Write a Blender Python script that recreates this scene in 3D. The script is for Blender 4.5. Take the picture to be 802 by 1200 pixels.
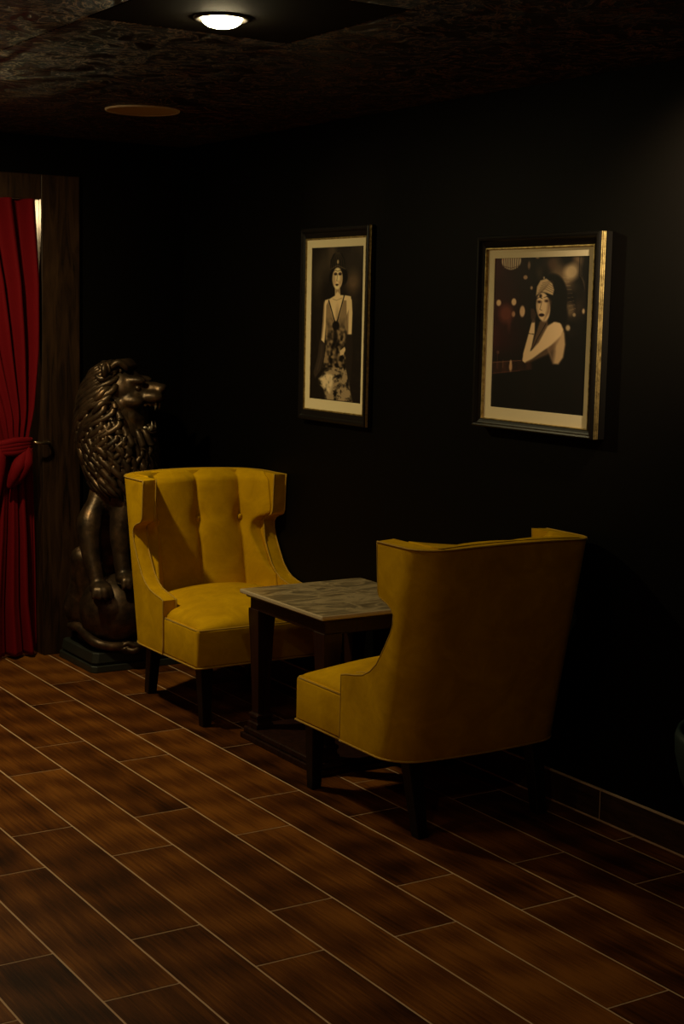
import bpy, bmesh, math, random
import numpy as np
from mathutils import Vector, Matrix, noise
random.seed(7)
rng = np.random.default_rng(7)
R = math.radians
for o in list(bpy.data.objects): bpy.data.objects.remove(o)
C = bpy.context.scene.collection

# ------------------------------------------------------------------ camera, world, lamps, exposure
scn = bpy.context.scene
CAM_H = 1.60158
def cam_axes(pitch, yaw, roll):
    cp, sp, cy, sy, cr, sr = math.cos(pitch), math.sin(pitch), math.cos(yaw), math.sin(yaw), math.cos(roll), math.sin(roll)
    f = Vector((sy*cp, cy*cp, -sp)); r = Vector((cy, -sy, 0)); u = r.cross(f)
    return cr*r + sr*u, -sr*r + cr*u, f
cr_, cu_, cf_ = cam_axes(R(7.5576), R(32.5535), R(1.187))
cam = bpy.data.cameras.new('camera'); cam.sensor_fit = 'VERTICAL'; cam.sensor_height = 36; cam.lens = 1765.516/1200*36
camo = bpy.data.objects.new('camera', cam); C.objects.link(camo)
camo.matrix_world = Matrix(((cr_.x, cu_.x, -cf_.x, 0), (cr_.y, cu_.y, -cf_.y, 0), (cr_.z, cu_.z, -cf_.z, CAM_H), (0, 0, 0, 1)))
cam.clip_start = .05
scn.camera = camo
wd = bpy.data.worlds.new('world'); scn.world = wd; wd.use_nodes = True
wd.node_tree.nodes['Background'].inputs[0].default_value = (.30, .20, .12, 1)
wd.node_tree.nodes['Background'].inputs[1].default_value = 0.012
scn.view_settings.view_transform = 'Standard'; scn.view_settings.look = 'None'
scn.view_settings.exposure = 0.25; scn.view_settings.gamma = 1; scn.view_settings.use_curve_mapping = False
LAMP_COL = [(1.0, .80, .45), (1.0, .83, .42), (1.0, .78, .45), (1.0, .70, .38), (1.0, .72, .40)]
LAMPS = [((1.886, 3.582), 60), ((1.65, 5.42), 740), ((2.62, 2.10), 8), ((.06, 1.14), 215), ((.06, 3.582), 110)]   # x, y, strength of each round ceiling lamp

# ------------------------------------------------------------------ material helpers
def mat(name, col=(.5, .5, .5), rough=.5, metal=0., spec=.5, sheen=0., sheen_tint=None, emit=None, es=0., coat=0.):
    m = bpy.data.materials.new(name); m.use_nodes = True
    b = m.node_tree.nodes['Principled BSDF']
    b.inputs['Base Color'].default_value = (*col, 1); b.inputs['Roughness'].default_value = rough
    b.inputs['Metallic'].default_value = metal; b.inputs['Specular IOR Level'].default_value = spec
    b.inputs['Sheen Weight'].default_value = sheen; b.inputs['Coat Weight'].default_value = coat
    if sheen_tint: b.inputs['Sheen Tint'].default_value = (*sheen_tint, 1)
    b.inputs['Sheen Roughness'].default_value = .35
    if emit: b.inputs['Emission Color'].default_value = (*emit, 1); b.inputs['Emission Strength'].default_value = es
    return m
def nodes(m): return m.node_tree.nodes, m.node_tree.links, m.node_tree.nodes['Principled BSDF']
def coords(m, scale=(1, 1, 1), kind='Object', rot=(0, 0, 0)):
    N, L, b = nodes(m)
    tc = N.new('ShaderNodeTexCoord'); mp = N.new('ShaderNodeMapping'); mp.inputs['Scale'].default_value = scale; mp.inputs['Rotation'].default_value = rot
    L.new(tc.outputs[kind], mp.inputs[0]); return mp.outputs[0]
def noise_tex(m, vec, scale, detail=4, rough=.55, dist=0.):
    N, L, b = nodes(m); n = N.new('ShaderNodeTexNoise'); n.inputs['Scale'].default_value = scale
    n.inputs['Detail'].default_value = detail; n.inputs['Roughness'].default_value = rough; n.inputs['Distortion'].default_value = dist
    L.new(vec, n.inputs['Vector']); return n.outputs[0]
def ramp(m, fac, stops):
    N, L, b = nodes(m); r = N.new('ShaderNodeValToRGB'); e = r.color_ramp.elements
    while len(e) < len(stops): e.new(.5)
    for k, (p, c) in enumerate(stops): e[k].position = p; e[k].color = (*c, 1) if len(c) == 3 else c
    L.new(fac, r.inputs[0]); return r.outputs[0]
def bump(m, h, strength=.3, dist=.01):
    N, L, b = nodes(m); n = N.new('ShaderNodeBump'); n.inputs['Strength'].default_value = strength; n.inputs['Distance'].default_value = dist
    L.new(h, n.inputs['Height']); L.new(n.outputs[0], b.inputs['Normal'])
def mth(m, op, a, c=None, clamp=False):
    N, L, b = nodes(m); n = N.new('ShaderNodeMath'); n.operation = op; n.use_clamp = clamp
    for i, v in enumerate((a, c)):
        if v is None: continue
        if isinstance(v, (int, float)): n.inputs[i].default_value = v
        else: L.new(v, n.inputs[i])
    return n.outputs[0]

# velvet
M_velvet = mat('mustard_velvet', (.50, .29, .004), .85, spec=.08, sheen=.16, sheen_tint=(.9, .65, .03))
v = coords(M_velvet)
N, L, b = nodes(M_velvet)
n1 = noise_tex(M_velvet, v, 9, 5, .65, .6)
L.new(ramp(M_velvet, n1, [(.3, (.46, .245, .0012)), (.55, (.59, .325, .0015)), (.75, (.70, .40, .002))]), b.inputs['Base Color'])
n2 = noise_tex(M_velvet, v, 420, 2, .5); n3 = noise_tex(M_velvet, v, 14, 3, .5)
bump(M_velvet, mth(M_velvet, 'ADD', mth(M_velvet, 'MULTIPLY', n2, .08), n3), .22, .012)
M_piping = mat('velvet_piping', (.46, .27, .03), .7, spec=.15, sheen=.1)
M_legwood = mat('ebony_wood', (.006, .0042, .003), .38, spec=.3)
M_tablewood = mat('walnut_stained_wood', (.035, .012, .006), .38, spec=.3)
v = coords(M_tablewood, (30, 30, 2)); N, L, b = nodes(M_tablewood)
L.new(ramp(M_tablewood, noise_tex(M_tablewood, v, 2, 5), [(.3, (.010, .0035, .002)), (.7, (.030, .010, .005))]), b.inputs['Base Color'])

# marble
M_marble = mat('grey_brown_marble', (.15, .13, .1), .28, spec=.5)
v = coords(M_marble, (1.2, 3.2, 1), rot=(0, 0, .5)); N, L, b = nodes(M_marble)
n1 = noise_tex(M_marble, v, 3.2, 8, .62, 1.1)
L.new(ramp(M_marble, n1, [(.28, (.07, .052, .032)), (.42, (.24, .175, .095)), (.5, (.48, .36, .20)), (.56, (.16, .12, .07)), (.72, (.42, .31, .17))]), b.inputs['Base Color'])
M_edge = mat('polished_marble_edge', (.55, .43, .27), .3)

# floor tile wood look
M_tile = mat('wood_look_tile', (.1, .05, .02), .5, spec=.06)
N, L, b = nodes(M_tile)
at = N.new('ShaderNodeAttribute'); at.attribute_name = 'tile_seed'
tc = N.new('ShaderNodeTexCoord'); mp = N.new('ShaderNodeMapping'); L.new(tc.outputs['Object'], mp.inputs[0]); L.new(at.outputs['Vector'], mp.inputs['Location'])
st = N.new('ShaderNodeMapping'); st.inputs['Scale'].default_value = (7, .95, 1); L.new(mp.outputs[0], st.inputs[0])
big = noise_tex(M_tile, st.outputs[0], .9, 3, .5, .9)
st2 = N.new('ShaderNodeMapping'); st2.inputs['Scale'].default_value = (60, 1.9, 1); L.new(mp.outputs[0], st2.inputs[0])
fine = noise_tex(M_tile, st2.outputs[0], 2.0, 6, .8, .15)
wv = N.new('ShaderNodeTexWave'); wv.wave_type = 'RINGS'; wv.rings_direction = 'X'; wv.inputs['Scale'].default_value = 1.5; wv.inputs['Distortion'].default_value = 3.0; wv.inputs['Detail'].default_value = 3; wv.inputs['Detail Scale'].default_value = 1.1
L.new(st.outputs[0], wv.inputs['Vector'])
s = mth(M_tile, 'ADD', mth(M_tile, 'MULTIPLY', big, .50), mth(M_tile, 'MULTIPLY', fine, .66))
s = mth(M_tile, 'ADD', s, mth(M_tile, 'MULTIPLY', wv.outputs['Fac'], .11))
s = mth(M_tile, 'ADD', s, mth(M_tile, 'MULTIPLY', at.outputs['Fac'], .010))
cl = ramp(M_tile, s, [(.46, (.009, .003, .0008)), (.60, (.042, .0122, .0024)), (.76, (.108, .033, .005)), (.96, (.24, .085, .013))])
L.new(cl, b.inputs['Base Color']); bump(M_tile, fine, .10, .004)
M_grout = mat('sand_grout', (.62, .42, .27), .85, spec=.1)
M_basetile = mat('baseboard_tile', (.06, .03, .014), .4, spec=.35)
v = coords(M_basetile, (1, 2.5, 24)); N, L, b = nodes(M_basetile)
L.new(ramp(M_basetile, noise_tex(M_basetile, v, 2.5, 6, .65, 1), [(.3, (.02, .012, .007)), (.7, (.085, .045, .02))]), b.inputs['Base Color'])
M_caulk = mat('cream_caulk_line', (.68, .52, .33), .7)

# black wall paint, faint roller texture
M_wall = mat('black_wall_paint', (.0026, .0020, .0015), .55, spec=.07)
v = coords(M_wall); bump(M_wall, noise_tex(M_wall, v, 260, 2, .6), .12, .002)

M_rust = mat('rust_red_wall_paint', (.42, .12, .04), .8)  # for the unseen walls, coloured to give a reddish bounce light
# embossed copper-black ceiling tiles; bright veins have the relief's gloss streaks painted in
M_ceil = mat('embossed_ceiling_tile', (.02, .01, .006), .34, spec=.22)
v = coords(M_ceil); N, L, b = nodes(M_ceil)
a = noise_tex(M_ceil, v, 8.5, 7, .66, 1.6)
rid = mth(M_ceil, 'ABSOLUTE', mth(M_ceil, 'SUBTRACT', a, .5))
vein_glint = ramp(M_ceil, rid, [(0., (1., .56, .26)), (.010, (.45, .22, .09)), (.028, (.05, .024, .010)), (.2, (.008, .004, .002))])
L.new(vein_glint, b.inputs['Base Color'])
h = mth(M_ceil, 'SUBTRACT', 1., mth(M_ceil, 'MULTIPLY', rid, 13, True)); bump(M_ceil, h, 1., .032)
M_ceiljoint = mat('dark_ceiling_joint', (.006, .004, .003), .6)
M_flatpanel = mat('smooth_black_panel', (.012, .010, .007), .8, spec=.1)
M_lampring = mat('dark_lamp_trim', (.05, .045, .04), .5)
M_speaker = mat('tan_speaker_grille', (.55, .40, .27), .8)

# dark door trim wood
M_trim = mat('dark_oak_trim', (.05, .025, .01), .45, spec=.3)
v = coords(M_trim, (14, 14, 1.6)); N, L, b = nodes(M_trim)
f_ = noise_tex(M_trim, v, 1.5, 6, .62, 1.6)
L.new(ramp(M_trim, f_, [(.32, (.006, .0026, .001)), (.5, (.026, .0115, .0045)), (.7, (.048, .022, .009))]), b.inputs['Base Color']); bump(M_trim, f_, .2, .003)
M_red = mat('red_velvet', (.14, .0022, .005), .8, spec=.1, sheen=.12, sheen_tint=(1, .1, .08))
v = coords(M_red); bump(M_red, noise_tex(M_red, v, 22, 3, .5), .15, .01)
M_brass = mat('aged_brass', (.62, .50, .33), .32, metal=1)
M_bronze = mat('dark_bronze', (.085, .052, .030), .40, metal=.75, spec=.5)
v = coords(M_bronze); N, L, b = nodes(M_bronze)
n1 = noise_tex(M_bronze, v, 16, 5, .6)
L.new(ramp(M_bronze, n1, [(.3, (.030, .022, .016)), (.55, (.10, .062, .035)), (.75, (.20, .11, .055))]), b.inputs['Base Color']); bump(M_bronze, noise_tex(M_bronze, v, 60, 4, .6), .3, .004)
M_plinth = mat('green_black_painted_stone', (.02, .022, .018), .42)
M_tooth = mat('dull_bronze_tooth', (.30, .24, .17), .4, metal=.5)
M_frame = mat('black_lacquer_frame', (.008, .0065, .005), .38, spec=.3)
M_gold = mat('antique_gold_leaf', (.60, .44, .17), .42, metal=.8)
v = coords(M_gold); N, L, b = nodes(M_gold)
L.new(ramp(M_gold, noise_tex(M_gold, v, 60, 5, .7), [(.35, (.22, .15, .05)), (.6, (.62, .46, .18))]), b.inputs['Base Color'])
M_mat = mat('cream_mat_board', (.88, .74, .46), .9, spec=.1)
M_print = mat('printed_artwork', (.5, .5, .5), .5, spec=.25)
N, L, b = nodes(M_print); at2 = N.new('ShaderNodeVertexColor'); at2.layer_name = 'ink'; L.new(at2.outputs[0], b.inputs['Base Color'])
M_teal = mat('dark_teal_leather', (.012, .026, .026), .45, spec=.3)
M_jamb = mat('varnished_pine_jamb', (.34, .23, .12), .6)
M_darkplaster = mat('darkened_plaster', (.03, .022, .015), .9)  # unseen walls behind the curtain, darkened to cut their bounce light

# ------------------------------------------------------------------ object helpers
def link(name, bm, m, parent=None, smooth=False, mats=None):
    me = bpy.data.meshes.new(name); bm.normal_update(); bm.to_mesh(me); bm.free()
    for x in (mats or [m]): me.materials.append(x)
    if smooth: me.polygons.foreach_set('use_smooth', [True]*len(me.polygons))
    o = bpy.data.objects.new(name, me); C.objects.link(o); o.parent = parent
    return o
def tag(o, label, cat, group=None):
    o['label'] = label; o['category'] = cat
    if group: o['group'] = group
    return o
def thing(name, label, cat, loc=(0, 0, 0), rz=0, group=None):
    o = bpy.data.objects.new(name, None); C.objects.link(o); o.location = loc; o.rotation_euler = (0, 0, rz); o.empty_display_size = .1
    return tag(o, label, cat, group)
def struct(o): o['kind'] = 'structure'; return o
def box(bm, x0, x1, y0, y1, z0, z1, bev=0., seg=2):
    r = bmesh.ops.create_cube(bm, size=1); vs = r['verts']
    for v_ in vs: v_.co = ((x0+x1)/2+v_.co.x*(x1-x0), (y0+y1)/2+v_.co.y*(y1-y0), (z0+z1)/2+v_.co.z*(z1-z0))
    if bev:
        es = list({e for v_ in vs for e in v_.link_edges})
        bmesh.ops.bevel(bm, geom=es, offset=bev, segments=seg, affect='EDGES', profile=.5)
    return bm
def frustum(bm, levels, seg_round=None, bev=.002):
    """stack of square sections: (cx, cy, half_x, half_y, z)"""
    prev = None
    for (cx, cy, hx, hy, z) in levels:
        ring = [bm.verts.new((cx+sx*hx, cy+sy*hy, z)) for sx, sy in ((-1, -1), (1, -1), (1, 1), (-1, 1))]
        if prev:
            for i in range(4): bm.faces.new((prev[i], prev[(i+1) % 4], ring[(i+1) % 4], ring[i]))
        else: bm.faces.new(ring[::-1])
        prev = ring
    bm.faces.new(prev)
    if bev: bmesh.ops.bevel(bm, geom=bm.edges[:], offset=bev, segments=1, affect='EDGES')
    return bm
def tube(bm, pts, rad, n=8, closed=False, caps=True, flat=None):
    pts = [Vector(p) for p in pts]; k = len(pts); rings = []
    rr = rad if hasattr(rad, '__len__') else [rad]*k
    up = Vector((.13, .21, 1)).normalized()
    for i, p in enumerate(pts):
        a, c = pts[(i-1) % k if closed else max(i-1, 0)], pts[(i+1) % k if closed else min(i+1, k-1)]
        t = (c-a); t = t.normalized() if t.length > 1e-9 else Vector((0, 0, 1))
        x = t.cross(up); x = x.normalized() if x.length > 1e-4 else Vector((1, 0, 0)); y = x.cross(t)
        rings.append([bm.verts.new(p+(x*math.cos(q)+y*math.sin(q))*rr[i]) for q in [2*math.pi*j/n for j in range(n)]])
    for i in range(k if closed else k-1):
        A, B = rings[i], rings[(i+1) % k]
        for j in range(n): bm.faces.new((A[j], A[(j+1) % n], B[(j+1) % n], B[j]))
    if caps and not closed: bm.faces.new(rings[0][::-1]); bm.faces.new(rings[-1])
    return bm
def lathe(bm, prof, n=32, c=(0, 0, 0)):
    rings = []
    for r, z in prof:
        if r < 1e-6: rings.append([bm.verts.new((c[0], c[1], c[2]+z))])
        else: rings.append([bm.verts.new((c[0]+r*math.cos(2*math.pi*j/n), c[1]+r*math.sin(2*math.pi*j/n), c[2]+z)) for j in range(n)])
    for A, B in zip(rings, rings[1:]):
        for j in range(n):
            q = [A[j % len(A)], A[(j+1) % len(A)], B[(j+1) % len(B)], B[j % len(B)]]
            u = []
            for w_ in q:
                if w_ not in u: u.append(w_)
            if len(u) > 2: bm.faces.new(u)
    return bm
def ellipsoid(bm, c, r, rotm=None, u=20, w=12):
    q = bmesh.ops.create_uvsphere(bm, u_segments=u, v_segments=w, radius=1)['verts']
    for v_ in q:
        p = Vector((v_.co.x*r[0], v_.co.y*r[1], v_.co.z*r[2]))
        if rotm: p = rotm @ p
        v_.co = p+Vector(c)
def curve_pts(ctrl, n):
    """Catmull-Rom through control points"""
    c = [Vector(p) for p in ctrl]; c = [2*c[0]-c[1]]+c+[2*c[-1]-c[-2]]; out = []
    segs = len(c)-3
    for i in range(n):
        t = i/(n-1)*segs; k = min(int(t), segs-1); t -= k
        p0, p1, p2, p3 = c[k:k+4]
        out.append(.5*((2*p1)+(-p0+p2)*t+(2*p0-5*p1+4*p2-p3)*t*t+(-p0+3*p1-3*p2+p3)*t**3))
    return out
def interp(x, xs, ys): return float(np.interp(x, xs, ys))
def sst(a, b_, x):
    t = min(max((x-a)/(b_-a), 0), 1); return t*t*(3-2*t)

# ------------------------------------------------------------------ room
W, X0 = .2, 3.139227
XW, YB, ZC = 3.236, 6.506, 2.35
LT = 4.34544*W
OFF = [15.08, 16.58, 15.16, 16.695, 15.28, 16.79, 15.39, 16.87, 15.44, 16.97]
g = .0029
bm = bmesh.new(); seed = bm.faces.layers.float_vector.new('tile_seed')
strips = []
strips.append((X0, XW-.012, 3.315))
for s_ in range(0, 26):
    o_ = OFF[s_]*W if s_ < 10 else (15.5 if s_ % 2 == 0 else 17.03)*W
    strips.append((X0-(s_+1)*W, X0-s_*W, o_))
for xa, xb, o_ in strips:
    k0 = int(math.floor((-1.5-o_)/LT))
    y = o_+k0*LT
    while y < YB+1.5:
        ya, yb = max(y, -1.5), min(y+LT, YB+1.5)
        if yb-ya > .02:
            f = bm.faces.new([bm.verts.new(p) for p in ((xa+g, ya+g, 0), (xb-g, ya+g, 0), (xb-g, yb-g, 0), (xa+g, yb-g, 0))])
            f[seed] = (random.uniform(0, 30), random.uniform(0, 30), random.uniform(0, 10))
        y += LT
n_t = len(bm.faces)
x_lo = strips[-1][0]
for (xa, xb, ya, yb, z) in ((x_lo, XW+.1, -1.5, YB+1.6, -.0012),):
    f = bm.faces.new([bm.verts.new(p) for p in ((xa, ya, z), (xb, ya, z), (xb, yb, z), (xa, yb, z))]); f.material_index = 1
fl = link('floor', bm, None, mats=[M_tile, M_grout]); struct(fl)
bm = bmesh.new(); box(bm, x_lo, XW+.1, -1.5, YB+1.6, -.1, -.003); struct(link('floor_slab', bm, M_grout))
# walls
bm = bmesh.new(); box(bm, XW, XW+.1, -1.5, YB+.1, 0, ZC); struct(link('wall_right', bm, M_wall))
DX0, DX1, DH = 1.55, 2.515, 2.07           # doorway in the back wall
bm = bmesh.new(); box(bm, DX1+.02, XW, YB, YB+.1, 0, ZC); box(bm, x_lo, DX0-.02, YB, YB+.1, 0, ZC); box(bm, DX0-.02, DX1+.02, YB, YB+.1, DH+.02, ZC)
struct(link('wall_back', bm, M_wall))
bm = bmesh.new(); box(bm, x_lo-.1, x_lo, -1.5, YB+.1, 0, ZC); struct(link('wall_left', bm, M_rust))
bm = bmesh.new(); box(bm, x_lo-.1, XW+.1, -1.6, -1.5, 0, ZC); struct(link('wall_front', bm, M_rust))
# the lit room behind the curtain
bm = bmesh.new(); box(bm, 1.0, 3.3, YB+1.5, YB+1.6, 0, ZC); box(bm, .95, 1.0, YB+.1, YB+1.5, 0, ZC); box(bm, 3.3, 3.35, YB+.1, YB+1.6, 0, ZC); struct(link('wall_beyond_door', bm, M_darkplaster))
bm = bmesh.new(); box(bm, .95, 3.35, YB+.1, YB+1.6, ZC, ZC+.1); struct(link('ceiling_beyond_door', bm, M_darkplaster))
# door casing: jambs, header
bm = bmesh.new()
box(bm, DX1, DX1+.183, YB-.028, YB-.001, 0, DH+.11, .004); struct(link('trim_1', bm, M_trim))
bm = bmesh.new(); box(bm, DX0-.183, DX0, YB-.028, YB-.001, 0, DH+.11, .004); struct(link('trim_2', bm, M_trim))
bm = bmesh.new(); box(bm, DX0+.0005, DX1-.0005, YB-.027, YB-.001, DH, DH+.11, .004); struct(link('trim_3', bm, M_trim))
bm = bmesh.new(); box(bm, DX1, DX1+.019, YB, YB+.12, 0, DH+.02); box(bm, DX0-.019, DX0, YB, YB+.12, 0, DH+.02); box(bm, DX0, DX1, YB, YB+.12, DH, DH+.02); struct(link('trim_4', bm, M_trim))
# tiled baseboard with cream top line
bm = bmesh.new(); y = 3.4815
while y > -1.5: y -= LT
while y < YB-.01:
    box(bm, XW-.010, XW-.0005, max(y, -1.5)+.0018, min(y+LT, YB)-.0018, .004, .0975, .0008, 1); y += LT
struct(link('baseboard_right', bm, M_basetile))
bm = bmesh.new(); box(bm, XW-.0085, XW-.0006, -1.5, YB, 0, .0975); box(bm, XW-.0105, XW-.0006, -1.5, YB, .098, .1035, .001, 1); struct(link('trim_5', bm, M_caulk))
bm = bmesh.new(); box(bm, DX1+.19, XW-.012, YB-.010, YB-.0005, .004, .1, .001, 1); struct(link('baseboard_back', bm, M_basetile))
# ceiling tiles
TS = .6096; GX, GY = 2.2115, 3.80
bm = bmesh.new()
ix0, ix1 = int((x_lo-GX)/TS)-1, int((XW-GX)/TS)+1
for i in range(ix0, ix1+1):
    for j in range(-10, 6):
        xa, xb, ya, yb = GX+i*TS, GX+(i+1)*TS, GY+j*TS, GY+(j+1)*TS
        xa, xb, ya, yb = max(xa, x_lo), min(xb, XW), max(ya, -1.5), min(yb, YB)
        if xb-xa < .02 or yb-ya < .02: continue
        lampt = (xa < 1.886 < xb and ya < 3.582 < yb)
        box(bm, xa+.002, xb-.002, ya+.002, yb-.002, ZC, ZC+.012, .0015, 1)
        if lampt:
            bm.faces.ensure_lookup_table()
            for f in bm.faces:
                c_ = f.calc_center_median()
                if xa < c_.x < xb and ya < c_.y < yb: f.material_index = 1
for f in bm.faces: pass
struct(link('ceiling', bm, None, mats=[M_ceil, M_flatpanel]))
bm = bmesh.new(); box(bm, x_lo-.1, XW+.1, -1.6, YB+.1, ZC+.004, ZC+.1); struct(link('ceiling_slab', bm, M_ceiljoint))

# ------------------------------------------------------------------ ceiling lamps and speaker
def lampl(x, y, s_, label, dp, col_):
    t = thing('ceiling_lamp', label, 'lamp', (x, y, ZC), 0, 'round flush ceiling lamps')
    bm = bmesh.new(); lathe(bm, [(.054, 0), (.057, -.002), (.064, -.006), (.072, -.005), (.074, 0)], 40); link('trim_ring', bm, M_lampring, t, True)
    m = mat('lit_diffuser', (.9, .85, .7), .5, emit=col_, es=s_)
    bm = bmesh.new(); lathe(bm, [(0, -.026*dp), (.02, -.025*dp), (.038, -.020*dp), (.050, -.011*dp), (.054, -.001)], 40); link('diffuser', bm, m, t, True)
for k, ((x, y), s_) in enumerate(LAMPS):
    lampl(x, y, s_, ['lit round ceiling lamp glowing in the smooth black panel above the table', 'lit round ceiling lamp outside the left edge, nearest the curtain', 'lit round ceiling lamp outside the right edge, close to the wall', 'lit round ceiling lamp outside the frame, nearest the camera', 'lit round ceiling lamp outside the left edge, mid room'][k], 1. if k == 0 else .4, LAMP_COL[k])
t = thing('wall_washer', 'small adjustable ceiling spotlight aimed at the black wall, outside the right edge', 'lamp', (2.80, 2.60, ZC))
bm = bmesh.new(); lathe(bm, [(.020, -.004), (.034, -.010), (.045, -.006), (.048, -.0005)], 24); link('housing', bm, M_lampring, t, True)
sp = bpy.data.lights.new('spot_beam', 'SPOT'); sp.energy = 170; sp.color = (1., .80, .52); sp.spot_size = R(62); sp.spot_blend = 1.; sp.shadow_soft_size = .03
so = bpy.data.objects.new('spot_beam', sp); C.objects.link(so); so.parent = t; so.location = (0, 0, -.03)
so.rotation_euler = (Vector((3.236, 3.00, 1.98))-Vector((2.80, 2.60, ZC-.03))).to_track_quat('-Z', 'Y').to_euler()
t = thing('ceiling_speaker', 'unlit tan round ceiling speaker grille above the far yellow chair', 'speaker', (2.506, 5.40, ZC))
bm = bmesh.new(); lathe(bm, [(.128, -.001), (.131, -.006), (.140, -.006), (.143, 0)], 48); link('rim', bm, M_speaker, t, True)
bm = bmesh.new(); lathe(bm, [(0, -.0055), (.06, -.005), (.13, -.0035)], 48); link('grille', bm, M_speaker, t, True)
# warm lamp in the room behind the curtain
t = thing('pendant_lamp', 'small warm pendant lamp in the room behind the red curtain', 'lamp', (2.27, YB+.42, ZC))
bm = bmesh.new(); lathe(bm, [(0, -.36), (.03, -.355), (.045, -.33), (.045, -.29), (.02, -.265), (0, -.262)], 20); link('shade', bm, mat('warm_glass', (.9, .7, .4), .5, emit=(1, .70, .34), es=170), t, True)
bm = bmesh.new(); tube(bm, [(0, 0, -.0005), (0, 0, -.262)], .003, 8); link('cord', bm, M_frame, t, True)

# ------------------------------------------------------------------ wing chair
ZB, ZT = .238, .912
HWID = .335
def yfront(z):      # front end of the side panel at each height
    zs = [ZB, .455, .462, .470, .480, .50, .53, .565, .60, .64, .67, .70, .718, .730, .738, .744, .76, ZT]
    ys = [.010, .008, -.02, -.07, -.115, -.155, -.190, -.215, -.238, -.262, -.275, -.276, -.262, -.240, -.212, -.198, -.190, -.180]
    return interp(z, zs, ys)
RC = .115
def path(z, inset):
    """half-plan path of shell from back centre to the left end: returns list of (x, y, arclen) for u in 0..1"""
    yr = interp(z, [ZB, ZT], [-.295, -.430])          # plan y of the back's flat line
    hw = HWID-inset-.0; yb = yr+inset
    rc = max(RC-inset*.75, .03); bow = .028
    yf = yfront(z)
    pts = []
    nb, nc, ns = 14, 9, 10
    for i in range(nb): x = (hw-rc)*i/nb; pts.append((x, yb-bow*(1-(x/hw)**2)))
    y_c = yb-bow*(1-((hw-rc)/hw)**2)
    for i in range(nc):
        q = math.pi/2*i/nc; pts.append((hw-rc+rc*math.sin(q), y_c+rc*(1-math.cos(q))))
    ys_ = y_c+rc
    for i in range(ns+1): pts.append((hw, ys_+(max(yf, ys_+.004)-ys_)*i/ns))
    return pts
def zlevels():
    zs = list(np.linspace(ZB, .44, 7))+[.450, .455, .462, .470, .480, .490, .50, .515, .53, .5475, .565, .5825, .60, .62, .64, .655, .67, .685, .70, .709, .718, .724, .730, .734, .738, .741, .744, .75, .76]+list(np.linspace(.78, ZT, 8))
    return zs
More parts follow.
